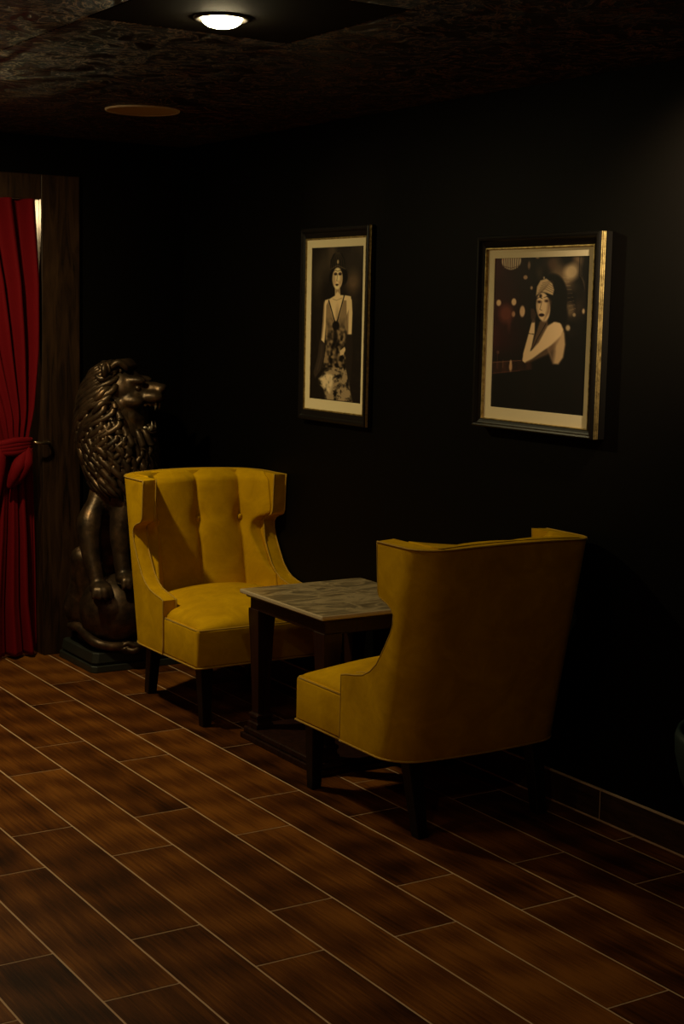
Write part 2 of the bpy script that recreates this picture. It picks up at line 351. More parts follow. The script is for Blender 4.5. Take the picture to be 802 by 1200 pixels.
def make_chair(name, label, loc, rz):
    t = thing(name, label, 'armchair', loc, rz, 'mustard velvet wing chairs')
    zs = zlevels(); TH = .062
    bm = bmesh.new(); outer, inner = [], []
    for z in zs:
        e = interp(z, [ZT-.02, ZT], [0, 1])*.0
        hl = path(z, e)
        full = [(-x, y) for x, y in hl[:0:-1]]+hl
        crest = lambda x, z: z+(.012*(1-(x/HWID)**2))*sst(.75, ZT, z)
        outer.append([bm.verts.new((x, y, crest(x, z))) for x, y in full])
        hl = path(z, TH)
        full = [(-x, y) for x, y in hl[:0:-1]]+hl
        inner.append([bm.verts.new((x, y, crest(x, z))) for x, y in full])
    for G, flip in ((outer, False), (inner, True)):
        for i in range(len(G)-1):
            for j in range(len(G[0])-1):
                q = (G[i][j], G[i][j+1], G[i+1][j+1], G[i+1][j]); bm.faces.new(q[::-1] if flip else q)
    for j in range(len(outer[0])-1):
        bm.faces.new((outer[-1][j], outer[-1][j+1], inner[-1][j+1], inner[-1][j]))
        bm.faces.new((inner[0][j], inner[0][j+1], outer[0][j+1], outer[0][j]))
    for j in (0, -1):
        for i in range(len(zs)-1):
            bm.faces.new((outer[i][j], inner[i][j], inner[i+1][j], outer[i+1][j]))
    ends = {j: [(outer[i][j].co.copy(), inner[i][j].co.copy()) for i in range(len(zs))] for j in (0, -1)}
    top_o = [v_.co.copy() for v_ in outer[-1]]; top_i = [v_.co.copy() for v_ in inner[-1]]; bot_o = [v_.co.copy() for v_ in outer[0]]
    bmesh.ops.recalc_face_normals(bm, faces=bm.faces[:])
    sh = link('upholstered_shell', bm, M_velvet, t, True)
    md = sh.modifiers.new('bevel', 'BEVEL'); md.width = .010; md.segments = 3; md.limit_method = 'ANGLE'; md.angle_limit = R(50)
    md.use_clamp_overlap = True
    # piping
    bm = bmesh.new()
    for j, sg in ((0, -1), (-1, 1)):
        po = [a_+Vector((sg*-.002, .001, 0)) for a_, b_ in ends[j]]; pi_ = [b_+Vector((sg*.002, .001, 0)) for a_, b_ in ends[j]]
        tube(bm, po, .0034, 6); tube(bm, pi_, .0034, 6)
    tube(bm, [p+Vector((0, .0, -.001)) for p in top_o], .0034, 6)
    fb = [Vector((-HWID+.004, .0, ZB)), Vector((-HWID+.004, .295, ZB)), Vector((-HWID+.02, .303, ZB)), Vector((HWID-.02, .303, ZB)), Vector((HWID-.004, .295, ZB)), Vector((HWID-.004, 0, ZB))]
    tube(bm, [p+Vector((0, 0, .002)) for p in bot_o], .0036, 6); tube(bm, [p+Vector((0, 0, .002)) for p in fb], .0036, 6)
    link('piping', bm, M_piping, t, True)
    # seat frame box
    bm = bmesh.new(); box(bm, -HWID+.006, HWID-.006, -.13, .300, ZB, .388, .012, 3)
    link('seat_frame', bm, M_velvet, t, True)
    bm = bmesh.new()
    tube(bm, [(-HWID+.010, .0, .385), (-HWID+.010, .285, .385), (-HWID+.02, .297, .385), (HWID-.02, .297, .385), (HWID-.010, .285, .385), (HWID-.010, 0, .385)], .0038, 6)
    link('seat_piping', bm, M_piping, t, True)
    # domed seat cushion, notched around the arm fronts
    bm = bmesh.new(); nx, ny = 34, 34
    def sea(x, y):
        u_, v_ = x/.319, (y-.03)/.267
        e1 = (1-abs(u_)**5)*(1-abs(v_)**5) if v_ > 0 else (1-abs(u_)**5)*(1-min(abs(v_), 1)**10*.4)
        return .388+.020*max(e1, 0)**.35+.062*(1-u_*u_*.75)*(1-(max(v_, 0))**2.2*.75)*max(e1, 0)**.6
    G = [[bm.verts.new((x, y, sea(x, y))) for x in np.linspace(-.316, .316, nx)] for y in np.linspace(-.27, .298, ny)]
    for i in range(ny-1):
        for j in range(nx-1): bm.faces.new((G[i][j], G[i][j+1], G[i+1][j+1], G[i+1][j]))
    ed = [e for e in bm.edges if e.is_boundary]
    ex = bmesh.ops.extrude_edge_only(bm, edges=ed)
    for v_ in [q for q in ex['geom'] if isinstance(q, bmesh.types.BMVert)]: v_.co.z = .384
    link('seat_cushion', bm, M_velvet, t, True)
    # channelled inner back with buttons
    bm = bmesh.new(); nz, nx = 44, 96
    seams = (-.195, 0., .195); zbt = .72
    bnd = .2735
    def back(x, z):
        yr = interp(z, [ZB, ZT], [-.295, -.430])+TH; bow = .028
        y0 = yr-bow*(1-(x/(HWID-TH))**2)
        # corner sweep
        ax = abs(x)
        if ax > .17: y0 += ((ax-.17)/.102)**2.2*.10
        edges = [-bnd]+list(seams)+[bnd]
        for k in range(4):
            a_, b_ = edges[k], edges[k+1]
            if a_ <= x <= b_:
                q = (x-a_)/(b_-a_); wv_ = math.sin(math.pi*min(max(q, 0), 1))
                if k == 0: wv_ = math.sin(math.pi*(.5+q/2))
                if k == 3: wv_ = math.sin(math.pi*(q/2))
                y0 += .010+.030*max(wv_, 0)**.42
        for sx in seams:
            d2 = ((x-sx)/.035)**2+((z-zbt)/.045)**2; y0 -= .016*math.exp(-d2)
        y0 -= .035*sst(ZT-.035, ZT+.005, z)
        if ax > .15 and z > .5: y0 = y0*(1-sst(.15, .22, ax))+min(y0, yfront(z)-.010)*sst(.15, .22, ax)
        return y0
    G = []
    for z in np.linspace(.40, ZT+.004, nz):
        G.append([bm.verts.new((x, back(x, z), z+.010*(1-(x/HWID)**2)*sst(.75, ZT, z))) for x in np.linspace(-bnd, bnd, nx)])
    for i in range(nz-1):
        for j in range(nx-1): bm.faces.new((G[i][j+1], G[i][j], G[i+1][j], G[i+1][j+1]))
    for side in (G[0], G[-1]):
        lo = [bm.verts.new((v_.co.x, interp(v_.co.z, [ZB, ZT], [-.295, -.430])+.01, v_.co.z)) for v_ in side]
        for j in range(nx-1): bm.faces.new((side[j], side[j+1], lo[j+1], lo[j]))
    for col_ in (0, -1):
        sd = [G[i][col_] for i in range(nz)]; lo = [bm.verts.new((v_.co.x, interp(v_.co.z, [ZB, ZT], [-.295, -.430])+.02, v_.co.z)) for v_ in sd]
        for i in range(nz-1): bm.faces.new((sd[i], sd[i+1], lo[i+1], lo[i]))
    bmesh.ops.recalc_face_normals(bm, faces=bm.faces[:])
    bk = link('backrest_cushion', bm, M_velvet, t, True)
    for sx in seams:
        bm = bmesh.new(); ellipsoid(bm, (sx, back(sx, zbt)+.004, zbt), (.0125, .008, .0125), None, 14, 8)
        link('button', bm, M_velvet, bk, True)
    # legs
    for sx in (-1, 1):
        bm = bmesh.new(); frustum(bm, [(sx*.272, .262, .018, .018, 0), (sx*.276, .255, .0265, .0265, ZB+.012)]); link('leg', bm, M_legwood, t)
        bm = bmesh.new(); frustum(bm, [(sx*.236, -.308, .019, .020, 0), (sx*.240, -.280, .022, .023, .13), (sx*.243, -.255, .025, .026, ZB+.012)]); link('leg', bm, M_legwood, t)
    return t
chairB = make_chair('wing_chair', 'mustard velvet wing chair seen from behind, nearest the camera', (2.868, 3.945, 0), 0)
chairA = make_chair('wing_chair', 'mustard velvet wing chair beside the lion statue, its buttoned back showing', (2.895, 5.325, 0), math.pi)

# ------------------------------------------------------------------ side table
TX0, TX1, TY0, TY1, TZ = 2.665, 3.205, 4.285, 4.875, .570
t = thing('side_table', 'dark wood side table with grey marble top between the two yellow chairs', 'table', ((TX0+TX1)/2, (TY0+TY1)/2, 0))
hx, hy = (TX1-TX0)/2, (TY1-TY0)/2
bm = bmesh.new(); box(bm, -hx, hx, -hy, hy, TZ-.016, TZ, .004, 2)
bm.normal_update()
for f in bm.faces: f.material_index = 0 if f.normal.z > .95 else 1
link('tabletop', bm, None, t, mats=[M_marble, M_edge])
bm = bmesh.new()
box(bm, -hx+.03, hx-.03, -hy+.03, hy-.03, TZ-.075, TZ-.0165, .003)
box(bm, -hx+.018, hx-.018, -hy+.018, hy-.018, TZ-.028, TZ-.0162, .004); link('apron', bm, M_tablewood, t)
for sx in (-1, 1):
    for sy in (-1, 1):
        cx, cy = sx*(hx-.062), sy*(hy-.062)
        bm = bmesh.new()
        frustum(bm, [(cx, cy, .036, .036, .046), (cx, cy, .036, .036, .065), (cx, cy, .030, .030, .070), (cx, cy, .030, .030, .084), (cx, cy, .034, .034, .088), (cx, cy, .034, .034, .098), (cx, cy, .024, .024, .104), (cx, cy, .025, .025, .16), (cx, cy, .033, .033, .40), (cx, cy, .037, .037, .47), (cx, cy, .037, .037, TZ-.07)], bev=.0012)
        link('leg', bm, M_tablewood, t)
bm = bmesh.new()
box(bm, -hx+.005, hx-.005, -hy+.005, hy-.005, 0, .022, .004); box(bm, -hx+.014, hx-.014, -hy+.014, hy-.014, .0215, .046, .007, 3)
link('base_platform', bm, M_tablewood, t)

# ------------------------------------------------------------------ framed prints
def hash_noise(w, h, cells, seed_):
    r_ = np.random.default_rng(seed_); gN = r_.random((cells[1]+2, cells[0]+2))
    ys, xs = np.linspace(0, cells[1], h), np.linspace(0, cells[0], w)
    yi, xi = ys.astype(int), xs.astype(int); fy, fx = ys-yi, xs-xi; fy, fx = fy*fy*(3-2*fy), fx*fx*(3-2*fx)
    A = gN[yi][:, xi]; B = gN[yi][:, xi+1]; D = gN[yi+1][:, xi]; E_ = gN[yi+1][:, xi+1]
    return (A*(1-fx)+B*fx)*(1-fy[:, None])+(D*(1-fx)+E_*fx)*fy[:, None]
class Painter:
    def __init__(s, w, h, box_):
        s.w, s.h = w, h; x0, y0, x1, y1 = box_
        s.X, s.Y = np.meshgrid(np.linspace(x0, x1, w), np.linspace(y0, y1, h)); s.px = (x1-x0)/w
        s.a = np.zeros((h, w, 3)); s.seed = 1
    def n(s, c): s.seed += 1; return hash_noise(s.w, s.h, c, s.seed)
    def put(s, m, col, op=1.):
        m = np.clip(m*op, 0, 1)[..., None]; col = np.asarray(col, float)/255.
        s.a = s.a*(1-m)+col*m
    def ell(s, c, r, col, op=1., soft=3., ang=0., tex=None):
        dx, dy = s.X-c[0], s.Y-c[1]; ca, sa = math.cos(ang), math.sin(ang)
        q = np.sqrt(((dx*ca+dy*sa)/r[0])**2+((-dx*sa+dy*ca)/r[1])**2)
        m = np.clip((1-q)*min(r)/soft+.5, 0, 1)
        if tex is not None: m = m*tex
        s.put(m, col, op); return m
    def poly(s, pts, col, op=1., soft=3., tex=None):
        n_ = len(pts); ins = np.zeros(s.X.shape, bool); d = np.full(s.X.shape, 1e9)
        for i in range(n_):
            (xa, ya), (xb, yb) = pts[i], pts[(i+1) % n_]
            cr = ((ya > s.Y) != (yb > s.Y)) & (s.X < (xb-xa)*(s.Y-ya)/((yb-ya) if yb != ya else 1e-9)+xa); ins ^= cr
            t_ = np.clip(((s.X-xa)*(xb-xa)+(s.Y-ya)*(yb-ya))/max((xb-xa)**2+(yb-ya)**2, 1e-9), 0, 1)
            d = np.minimum(d, np.hypot(s.X-xa-t_*(xb-xa), s.Y-ya-t_*(yb-ya)))
        m = np.clip(np.where(ins, d, -d)/soft+.5, 0, 1)
        if tex is not None: m = m*tex
        s.put(m, col, op); return m
    def line(s, pts, wd_, col, op=1., soft=2.):
        d = np.full(s.X.shape, 1e9)
        for (xa, ya), (xb, yb) in zip(pts, pts[1:]):
            t_ = np.clip(((s.X-xa)*(xb-xa)+(s.Y-ya)*(yb-ya))/max((xb-xa)**2+(yb-ya)**2, 1e-9), 0, 1)
            d = np.minimum(d, np.hypot(s.X-xa-t_*(xb-xa), s.Y-ya-t_*(yb-ya)))
        s.put(np.clip((wd_/2-d)/soft+.5, 0, 1), col, op)
def art_seated():
    P = Painter(176, 280, (100, 165, 390, 1048))
    P.a[:] = np.array([30, 23, 18])/255
    sm = P.n((5, 8)); sm2 = P.n((14, 40))
    P.put(np.clip((sm-.45)*1.8, 0, 1)*np.clip((560-P.Y)/300, 0, 1), (112, 92, 70), .9)
    P.ell((170, 290), (60, 120), (92, 78, 60), .5, 60, .35); P.ell((335, 360), (34, 60), (150, 118, 84), .6, 40)
    P.ell((330, 260), (60, 80), (60, 50, 40), .5, 50)
    P.put(np.clip((sm2-.55)*2, 0, 1), (70, 58, 46), .25)
    # dark glow around figure
    P.ell((215, 430), (60, 120), (14, 10, 9), .7, 50)
    skin, skd, dk = (214, 184, 138), (128, 102, 74), (16, 12, 11)
    # lap and skirt
    sk = P.n((40, 60)); sk2 = .5*P.n((16, 50))+.3*P.n((34, 100))+.2*P.n((60, 120)); sk2 = (sk2-.5)*1.9+.5+.35*np.sin(P.X*.09+P.Y*.05+P.n((5, 12))*6)
    P.poly([(150, 935), (185, 880), (230, 850), (300, 845), (318, 900), (330, 980), (345, 1048), (190, 1048), (180, 990), (150, 960)], (150, 128, 98), 1, 8)
    P.poly([(150, 935), (185, 880), (230, 850), (300, 845), (318, 900), (330, 980), (345, 1048), (190, 1048), (180, 990), (150, 960)], dk, .95, 8, np.clip((sk2-.40)*1.6, 0, 1))
    P.poly([(150, 930), (195, 895), (235, 905), (230, 960), (215, 1010), (185, 990)], (214, 190, 150), .9, 14, np.clip(.5+sk, 0, 1))
    # arms
    P.poly([(172, 492), (180, 470), (200, 464), (192, 560), (184, 640), (179, 722), (160, 702), (167, 600)], skin, 1, 5)
    P.poly([(306, 448), (320, 448), (330, 468), (335, 540), (333, 665), (308, 665), (305, 560), (300, 480)], skin, 1, 5)
    P.poly([(306, 500), (314, 520), (314, 665), (307, 665), (304, 560)], skd, .8, 7)
    P.poly([(170, 480), (176, 475), (174, 600), (166, 690), (158, 702), (166, 600)], skd, .8, 6)
    # neck, shoulders, chest
    P.poly([(234, 400), (262, 400), (266, 440), (300, 442), (325, 447), (322, 500), (300, 560), (250, 620), (205, 560), (182, 500), (178, 472), (205, 462), (235, 442)], skin, 1, 5)
    P.poly([(236, 402), (262, 402), (266, 438), (250, 420), (238, 432)], skd, .7, 6)
    P.line([(222, 462), (244, 470), (272, 458)], 4, skd, .6); P.ell((250, 560), (10, 50), skd, .5, 14)
    # dress
    P.poly([(186, 500), (200, 470), (215, 540), (240, 600), (262, 560), (284, 470), (300, 470), (304, 560), (308, 640), (300, 760), (306, 850), (235, 860), (172, 862), (186, 760), (184, 640)], (138, 114, 84), 1, 5)
    fold = .45+.5*np.sin((P.X-245)*.16+P.n((5, 14))*11)*.6+(P.n((26, 60))-.5)*1.1; low = np.clip((P.Y-560)/140, 0, 1)
    P.poly([(184, 520), (240, 600), (304, 520), (310, 640), (300, 760), (306, 855), (172, 862), (184, 640)], dk, .95, 6, np.clip(fold*1.2, 0, 1)*low)
    P.line([(200, 470), (222, 545), (243, 610)], 6, dk); P.line([(288, 440), (268, 520), (245, 610)], 6, dk)
    P.ell((243, 615), (20, 26), dk, .9, 6); P.ell((240, 690), (12, 60), dk, .8, 10)
    P.poly([(268, 760), (296, 735), (302, 750), (290, 780), (270, 788)], skin, .9, 4)
    # gloves
    P.poly([(152, 700), (182, 722), (178, 800), (160, 880), (128, 930), (116, 900), (140, 800)], (58, 46, 38), 1, 6)
    P.line([(165, 730), (160, 800), (140, 880)], 7, (84, 68, 52), .5, 5)
    P.poly([(304, 664), (336, 662), (342, 760), (334, 900), (318, 930), (306, 850), (300, 760)], (40, 31, 26), 1, 5)
    # hair, face
    P.ell((232, 335), (32, 52), dk, 1, 5, .1); P.ell((280, 335), (24, 48), dk, 1, 5)
    P.ell((247, 345), (29, 62), (220, 192, 146), 1, 4); P.ell((226, 350), (9, 40), skd, .5, 8); P.ell((236, 366), (7, 12), (190, 150, 110), .6, 5); P.ell((258, 368), (6, 12), (180, 140, 102), .6, 5)
    P.poly([(262, 300), (276, 320), (276, 360), (258, 404), (262, 350)], skd, .5, 9)
    for ex_ in (236, 261):
        P.ell((ex_, 319), (10, 9), (60, 44, 36), .8, 4); P.ell((ex_, 321), (6, 3.6), dk, 1, 2); P.line([(ex_-11, 303), (ex_, 298), (ex_+10, 303)], 3, dk, .9)
    P.line([(247, 322), (244, 350), (242, 358), (250, 360)], 3.2, skd, .9); P.ell((245, 381), (8.5, 6), (40, 14, 12), 1, 2.5); P.line([(235, 381), (255, 381)], 1.6, (90, 50, 45), .6)
    # cloche cap with pattern
    P.poly([(205, 300), (206, 240), (222, 205), (248, 190), (272, 205), (288, 245), (290, 300), (268, 284), (246, 278), (222, 288)], dk, 1, 4)
    for k in range(7):
        q = -1+k/3; P.line([(247+q*8, 196), (247+q*30, 240), (247+q*36, 284)], 3, (112, 94, 70), .55, 2)
    P.line([(206, 292), (246, 270), (290, 292)], 6, (120, 100, 74), .6); P.ell((248, 250), (5, 12), (190, 165, 122), .9, 3)
    return P
def art_bar():
    P = Painter(200, 250, (88, 190, 603, 1030))
    P.a[:] = np.array([13, 9, 8])/255
    P.put(np.clip((330-P.X)/240, 0, 1)*np.clip((790-P.Y)/120, 0, 1), (74, 17, 20), .85)
    P.put(np.clip(P.n((9, 12))-.35, 0, 1), (30, 12, 10), .5)
    cloud = P.n((9, 9)); P.ell((480, 260), (130, 100), (150, 120, 86), .9, 60, 0, np.clip(cloud*2.0-.55, 0, 1)); P.ell((520, 470), (60, 110), (90, 72, 52), .6, 50, 0, np.clip(P.n((12, 16))*1.5-.3, 0, 1))
    P.ell((512, 272), (38, 42), (196, 168, 124), .75, 30); P.ell((465, 340), (18, 40), (150, 124, 88), .6, 16); P.ell((408, 225), (24, 30), (96, 66, 46), .6, 18)
    P.ell((510, 470), (26, 34), (138, 112, 80), .6, 20); P.ell((505, 570), (12, 16), (196, 168, 124), .8, 9); P.ell((582, 480), (7, 14), (190, 160, 118), .8, 5); P.ell((535, 500), (8, 10), (180, 150, 110), .7, 5)
    for k in range(9): P.line([(470+k*5, 300+k*22), (500+k*5, 306+k*20)], 3, (190, 164, 124), .35, 2)
    # chandelier
    P.ell((180, 205), (56, 50), (206, 186, 152), .95, 6)
    for k in range(8): P.line([(134+k*13, 190), (140+k*11.5, 250)], 5, (70, 44, 36), .8, 3)
    P.line([(128, 232), (180, 246), (232, 232)], 4, (90, 60, 46), .7)
    # bokeh lights
    for c_, r_, o_ in (((115, 440), (14, 18), .95), ((203, 434), (14, 20), .95), ((253, 486), (15, 32), .85), ((203, 502), (10, 16), .7), ((264, 298), (12, 12), .7), ((282, 232), (8, 22), .5), ((300, 356), (7, 10), .7), ((328, 192), (10, 5), .7)):
        P.ell(c_, r_, (226, 186, 140), o_, 6)
    P.ell((160, 500), (40, 50), (150, 80, 56), .6, 34); P.ell((180, 560), (10, 36), (110, 56, 44), .5, 14)
    # bar table with glasses
    P.poly([(88, 775), (345, 752), (345, 800), (88, 848)], (72, 40, 30), .9, 6, np.clip(P.n((30, 10))+.3, 0, 1)); P.line([(88, 780), (260, 758)], 4, (150, 104, 78), .6); P.line([(88, 842), (250, 816)], 5, (104, 58, 44), .6)
    P.ell((197, 798), (9, 26), (206, 160, 116), .8, 6); P.ell((197, 770), (6, 12), (210, 170, 130), .7, 5); P.ell((120, 720), (8, 10), (150, 110, 84), .5, 5); P.line([(118, 730), (118, 812)], 3, (130, 90, 70), .5); P.line([(152, 760), (152, 805)], 4, (150, 110, 84), .4)
    skin, skd, dk = (206, 174, 130), (122, 92, 66), (13, 9, 8)
    # hair and black dress
    P.ell((412, 410), (84, 130), dk, 1, 10); P.ell((440, 500), (60, 90), dk, 1, 14)
    P.poly([(300, 700), (400, 650), (500, 600), (530, 760), (560, 1030), (360, 1030), (330, 830)], dk, .95, 24)
    # back and shoulder
    P.poly([(400, 560), (440, 540), (470, 552), (488, 600), (495, 660), (486, 730), (462, 768), (432, 768), (414, 724), (400, 690), (396, 620)], (176, 144, 104), 1, 12)
    P.poly([(402, 640), (430, 620), (440, 700), (432, 768), (414, 724), (400, 690)], (60, 42, 32), .7, 24)
    # neck
    P.poly([(352, 540), (392, 520), (400, 570), (340, 680), (312, 690), (330, 620)], (96, 72, 52), 1, 10); P.line([(386, 552), (345, 630), (320, 690)], 5, dk, .8)
    # upper arm
    P.poly([(395, 565), (430, 540), (462, 545), (480, 580), (466, 620), (420, 668), (370, 706), (318, 748), (278, 770), (264, 752), (276, 720), (312, 700), (350, 655)], skin, 1, 8)
    P.poly([(466, 620), (420, 668), (370, 706), (318, 748), (278, 770), (318, 760), (400, 720), (440, 680)], skd, .7, 14)
    # forearm and hand at the neck
    P.poly([(264, 762), (266, 720), (290, 620), (304, 560), (316, 524), (326, 540), (326, 600), (312, 680), (292, 750), (278, 770)], skin, 1, 6)
    P.poly([(300, 470), (316, 470), (332, 500), (326, 545), (312, 548), (302, 520)], (70, 50, 40), .9, 6)
    P.line([(294, 607), (320, 610)], 4, dk, .9)
    # face
    P.ell((368, 460), (38, 80), skin, 1, 6, -.12)
    P.poly([(392, 400), (412, 430), (404, 490), (372, 540), (388, 480)], skd, .7, 14)
    P.poly([(328, 400), (336, 392), (340, 470), (352, 530), (338, 500)], skd, .5, 8)
    for c_ in ((346, 432), (385, 427)):
        P.ell(c_, (12, 9), (96, 66, 50), .8, 7); P.ell((c_[0], c_[1]+1), (7, 3.5), dk, 1, 2.5); P.line([(c_[0]-14, c_[1]-17), (c_[0], c_[1]-24), (c_[0]+15, c_[1]-18)], 4, dk, .8)
    P.line([(360, 430), (352, 466), (350, 474), (362, 478)], 4, skd, .9); P.ell((361, 504), (15, 9), (44, 14, 14), 1, 4); P.line([(347, 503), (375, 502)], 2, (16, 6, 6), .9)
    P.ell((352, 400), (8, 10), (40, 22, 18), .9, 4)
    # wrapped headband
    m_ = P.poly([(326, 400), (330, 350), (348, 316), (380, 306), (412, 330), (424, 366), (418, 396), (386, 384), (356, 376)], (186, 158, 116), 1, 6)
    for k in range(6): P.line([(330+k*6, 396-k*13), (375+k*7, 362-k*9), (420, 384-k*11)], 4, (92, 70, 50), .6, 3)
    P.ell((367, 302), (5, 7), (220, 190, 150), .7, 4)
    for k in range(7): P.line([(548+4*k, 200), (552+3*k, 290), (586, 330+k*8)], 2, (120, 100, 76), .25, 2)
    P.line([(552, 190), (552, 300)], 4, dk, .8)
    return P
def framed(name, label, y0, y1, z0, z1, my0, my1, mz0, mz1, py0, py1, pz0, pz1, art, xf=3.180):
    k_ = xf/3.180; y0, y1, my0, my1, py0, py1 = [a_*k_ for a_ in (y0, y1, my0, my1, py0, py1)]; z0, z1, mz0, mz1, pz0, pz1 = [CAM_H+(a_-CAM_H)*k_ for a_ in (z0, z1, mz0, mz1, pz0, pz1)]
    yc, zc = (y0+y1)/2, (z0+z1)/2; xb = XW-.0015
    t = thing(name, label, 'picture', (xb, yc, z0))
    dep = xb-xf
    # outer moulding profile, swept round the rectangle: (inset from the outer edge, depth toward the room, material)
    wdt = [(my0-y0), (y1-my1), (mz0-z0), (z1-mz1)]
    prof = [(0, 0, 0), (0, dep*.42, 0), (.003, dep*.45, 1), (.003, dep*.80, 1), (.0, dep*.84, 0), (.002, dep*.95, 0), (.006, dep, 0), (.011, dep*.97, 0), (.015, dep*.80, 0), (.020, dep*.74, 0), (.026, dep*.70, 0), (.029, dep*.74, 2), (1., dep*.62, 2)]
    def ring(ins, d):
        if ins >= 1:  f_ = [wdt[0], wdt[1], wdt[2], wdt[3]]
        else: f_ = [ins*wdt[k]/.034 for k in range(4)]
        return [(-d, y0+f_[0]-yc, f_[2]), (-d, y1-f_[1]-yc, f_[2]), (-d, y1-f_[1]-yc, z1-z0-f_[3]), (-d, y0+f_[0]-yc, z1-z0-f_[3])]
    def sweep(nm, idx, m):
        bm = bmesh.new(); pr = None
        for ins, d in idx:
            q = [bm.verts.new(p) for p in ring(ins, d)]
            if pr:
                for k in range(4): bm.faces.new((pr[k], pr[(k+1) % 4], q[(k+1) % 4], q[k]))
            pr = q
        bmesh.ops.recalc_face_normals(bm, faces=bm.faces[:])
        return link(nm, bm, m, t)
    fr = sweep('frame', [(0, 0), (0, dep*.42), (.004, dep*.45), (.004, dep*.80), (.0, dep*.84), (.0015, dep*.95), (.006, dep), (.011, dep*.97), (.015, dep*.80), (.020, dep*.76), (.028, dep*.68), (.0295, dep*.62), (1, dep*.5), (1, .001), (0, 0)], M_frame)
    # gilded ribbed band set in the moulding's side, built of three beads
    bm = bmesh.new()
    for d0, d1 in ((.44, .55), (.56, .67), (.68, .81)):
        prev = None
        for ins, d in ((.0042, dep*d0), (.0008, dep*(d0+.02)), (-.0002, dep*(d0+d1)/2), (.0008, dep*(d1-.02)), (.0042, dep*d1)):
            q = [bm.verts.new(p) for p in ring(ins, d)]
            if prev:
                for k in range(4): bm.faces.new((prev[k], prev[(k+1) % 4], q[(k+1) % 4], q[k]))
            prev = q
    bmesh.ops.recalc_face_normals(bm, faces=bm.faces[:]); link('gilded_band', bm, M_gold, fr)
    sweep('gold_fillet', [(.0292, dep*.63), (.0300, dep*.70), (.0325, dep*.70), (1, dep*.60), (1, dep*.5)], M_gold)
    # mat board with opening
    d = dep*.52; bm = bmesh.new()
    o_ = [(-d, my0-.004-yc, mz0-.004-z0), (-d, my1+.004-yc, mz0-.004-z0), (-d, my1+.004-yc, mz1+.004-z0), (-d, my0-.004-yc, mz1+.004-z0)]
    i_ = [(-d, py0-yc, pz0-z0), (-d, py1-yc, pz0-z0), (-d, py1-yc, pz1-z0), (-d, py0-yc, pz1-z0)]
    i2 = [(-d+.003, a_[1], a_[2]) for a_ in i_]
    V = [[bm.verts.new(p) for p in r_] for r_ in (o_, i_, i2)]
    for A_, B_ in ((0, 1), (1, 2)):
        for k in range(4): bm.faces.new((V[A_][k], V[A_][(k+1) % 4], V[B_][(k+1) % 4], V[B_][k]))
    link('mat_board', bm, M_mat, t)
    # print: a grid of small faces carrying the ink colours (image left = larger y)
    P = art(); w_, h_ = P.w, P.h
    ys = np.linspace(py1, py0, w_+1)-yc; zs_ = np.linspace(pz1, pz0, h_+1)-z0
    YY, ZZ = np.meshgrid(ys, zs_); co = np.stack([np.full(YY.shape, -d+.0032), YY, ZZ], -1).reshape(-1, 3)
    ii, jj = np.meshgrid(np.arange(h_), np.arange(w_), indexing='ij'); base_ = ii*(w_+1)+jj
    fc = np.stack([base_, base_+w_+1, base_+w_+2, base_+1], -1).reshape(-1, 4)
    me = bpy.data.meshes.new('print'); me.vertices.add(len(co)); me.vertices.foreach_set('co', co.ravel())
    me.loops.add(fc.size); me.loops.foreach_set('vertex_index', fc.ravel()); me.polygons.add(len(fc)); me.polygons.foreach_set('loop_start', np.arange(len(fc))*4)
    me.update(calc_edges=True)
    srgb = np.clip(P.a, 0, 1); lin = np.where(srgb <= .04045, srgb/12.92, ((srgb+.055)/1.055)**2.4); lin = np.clip(lin*(1.0+.45*np.clip(lin.mean(-1, keepdims=True)*4, 0, 1)), 0, .95)
    pad = np.concatenate([lin, lin[:, -1:]], 1); pad = np.concatenate([pad, pad[-1:]], 0).reshape(-1, 3)
    ca = me.color_attributes.new('ink', 'FLOAT_COLOR', 'POINT'); ca.data.foreach_set('color', np.concatenate([pad, np.ones((len(pad), 1))], 1).ravel())
    me.materials.append(M_print); o = bpy.data.objects.new('print', me); C.objects.link(o); o.parent = t
    return t
framed('framed_picture', 'narrow framed portrait of a seated woman in a dark cap and long gloves', 4.838, 5.338, 1.163, 1.932, 4.869, 5.306, 1.210, 1.886, 4.890, 5.270, 1.251, 1.855, art_seated, 3.203)
framed('framed_picture', 'wide framed picture of a woman in a headband leaning at a bar', 3.545, 4.163, 1.222, 1.866, 3.588, 4.127, 1.252, 1.821, 3.615, 4.092, 1.291, 1.792, art_bar)

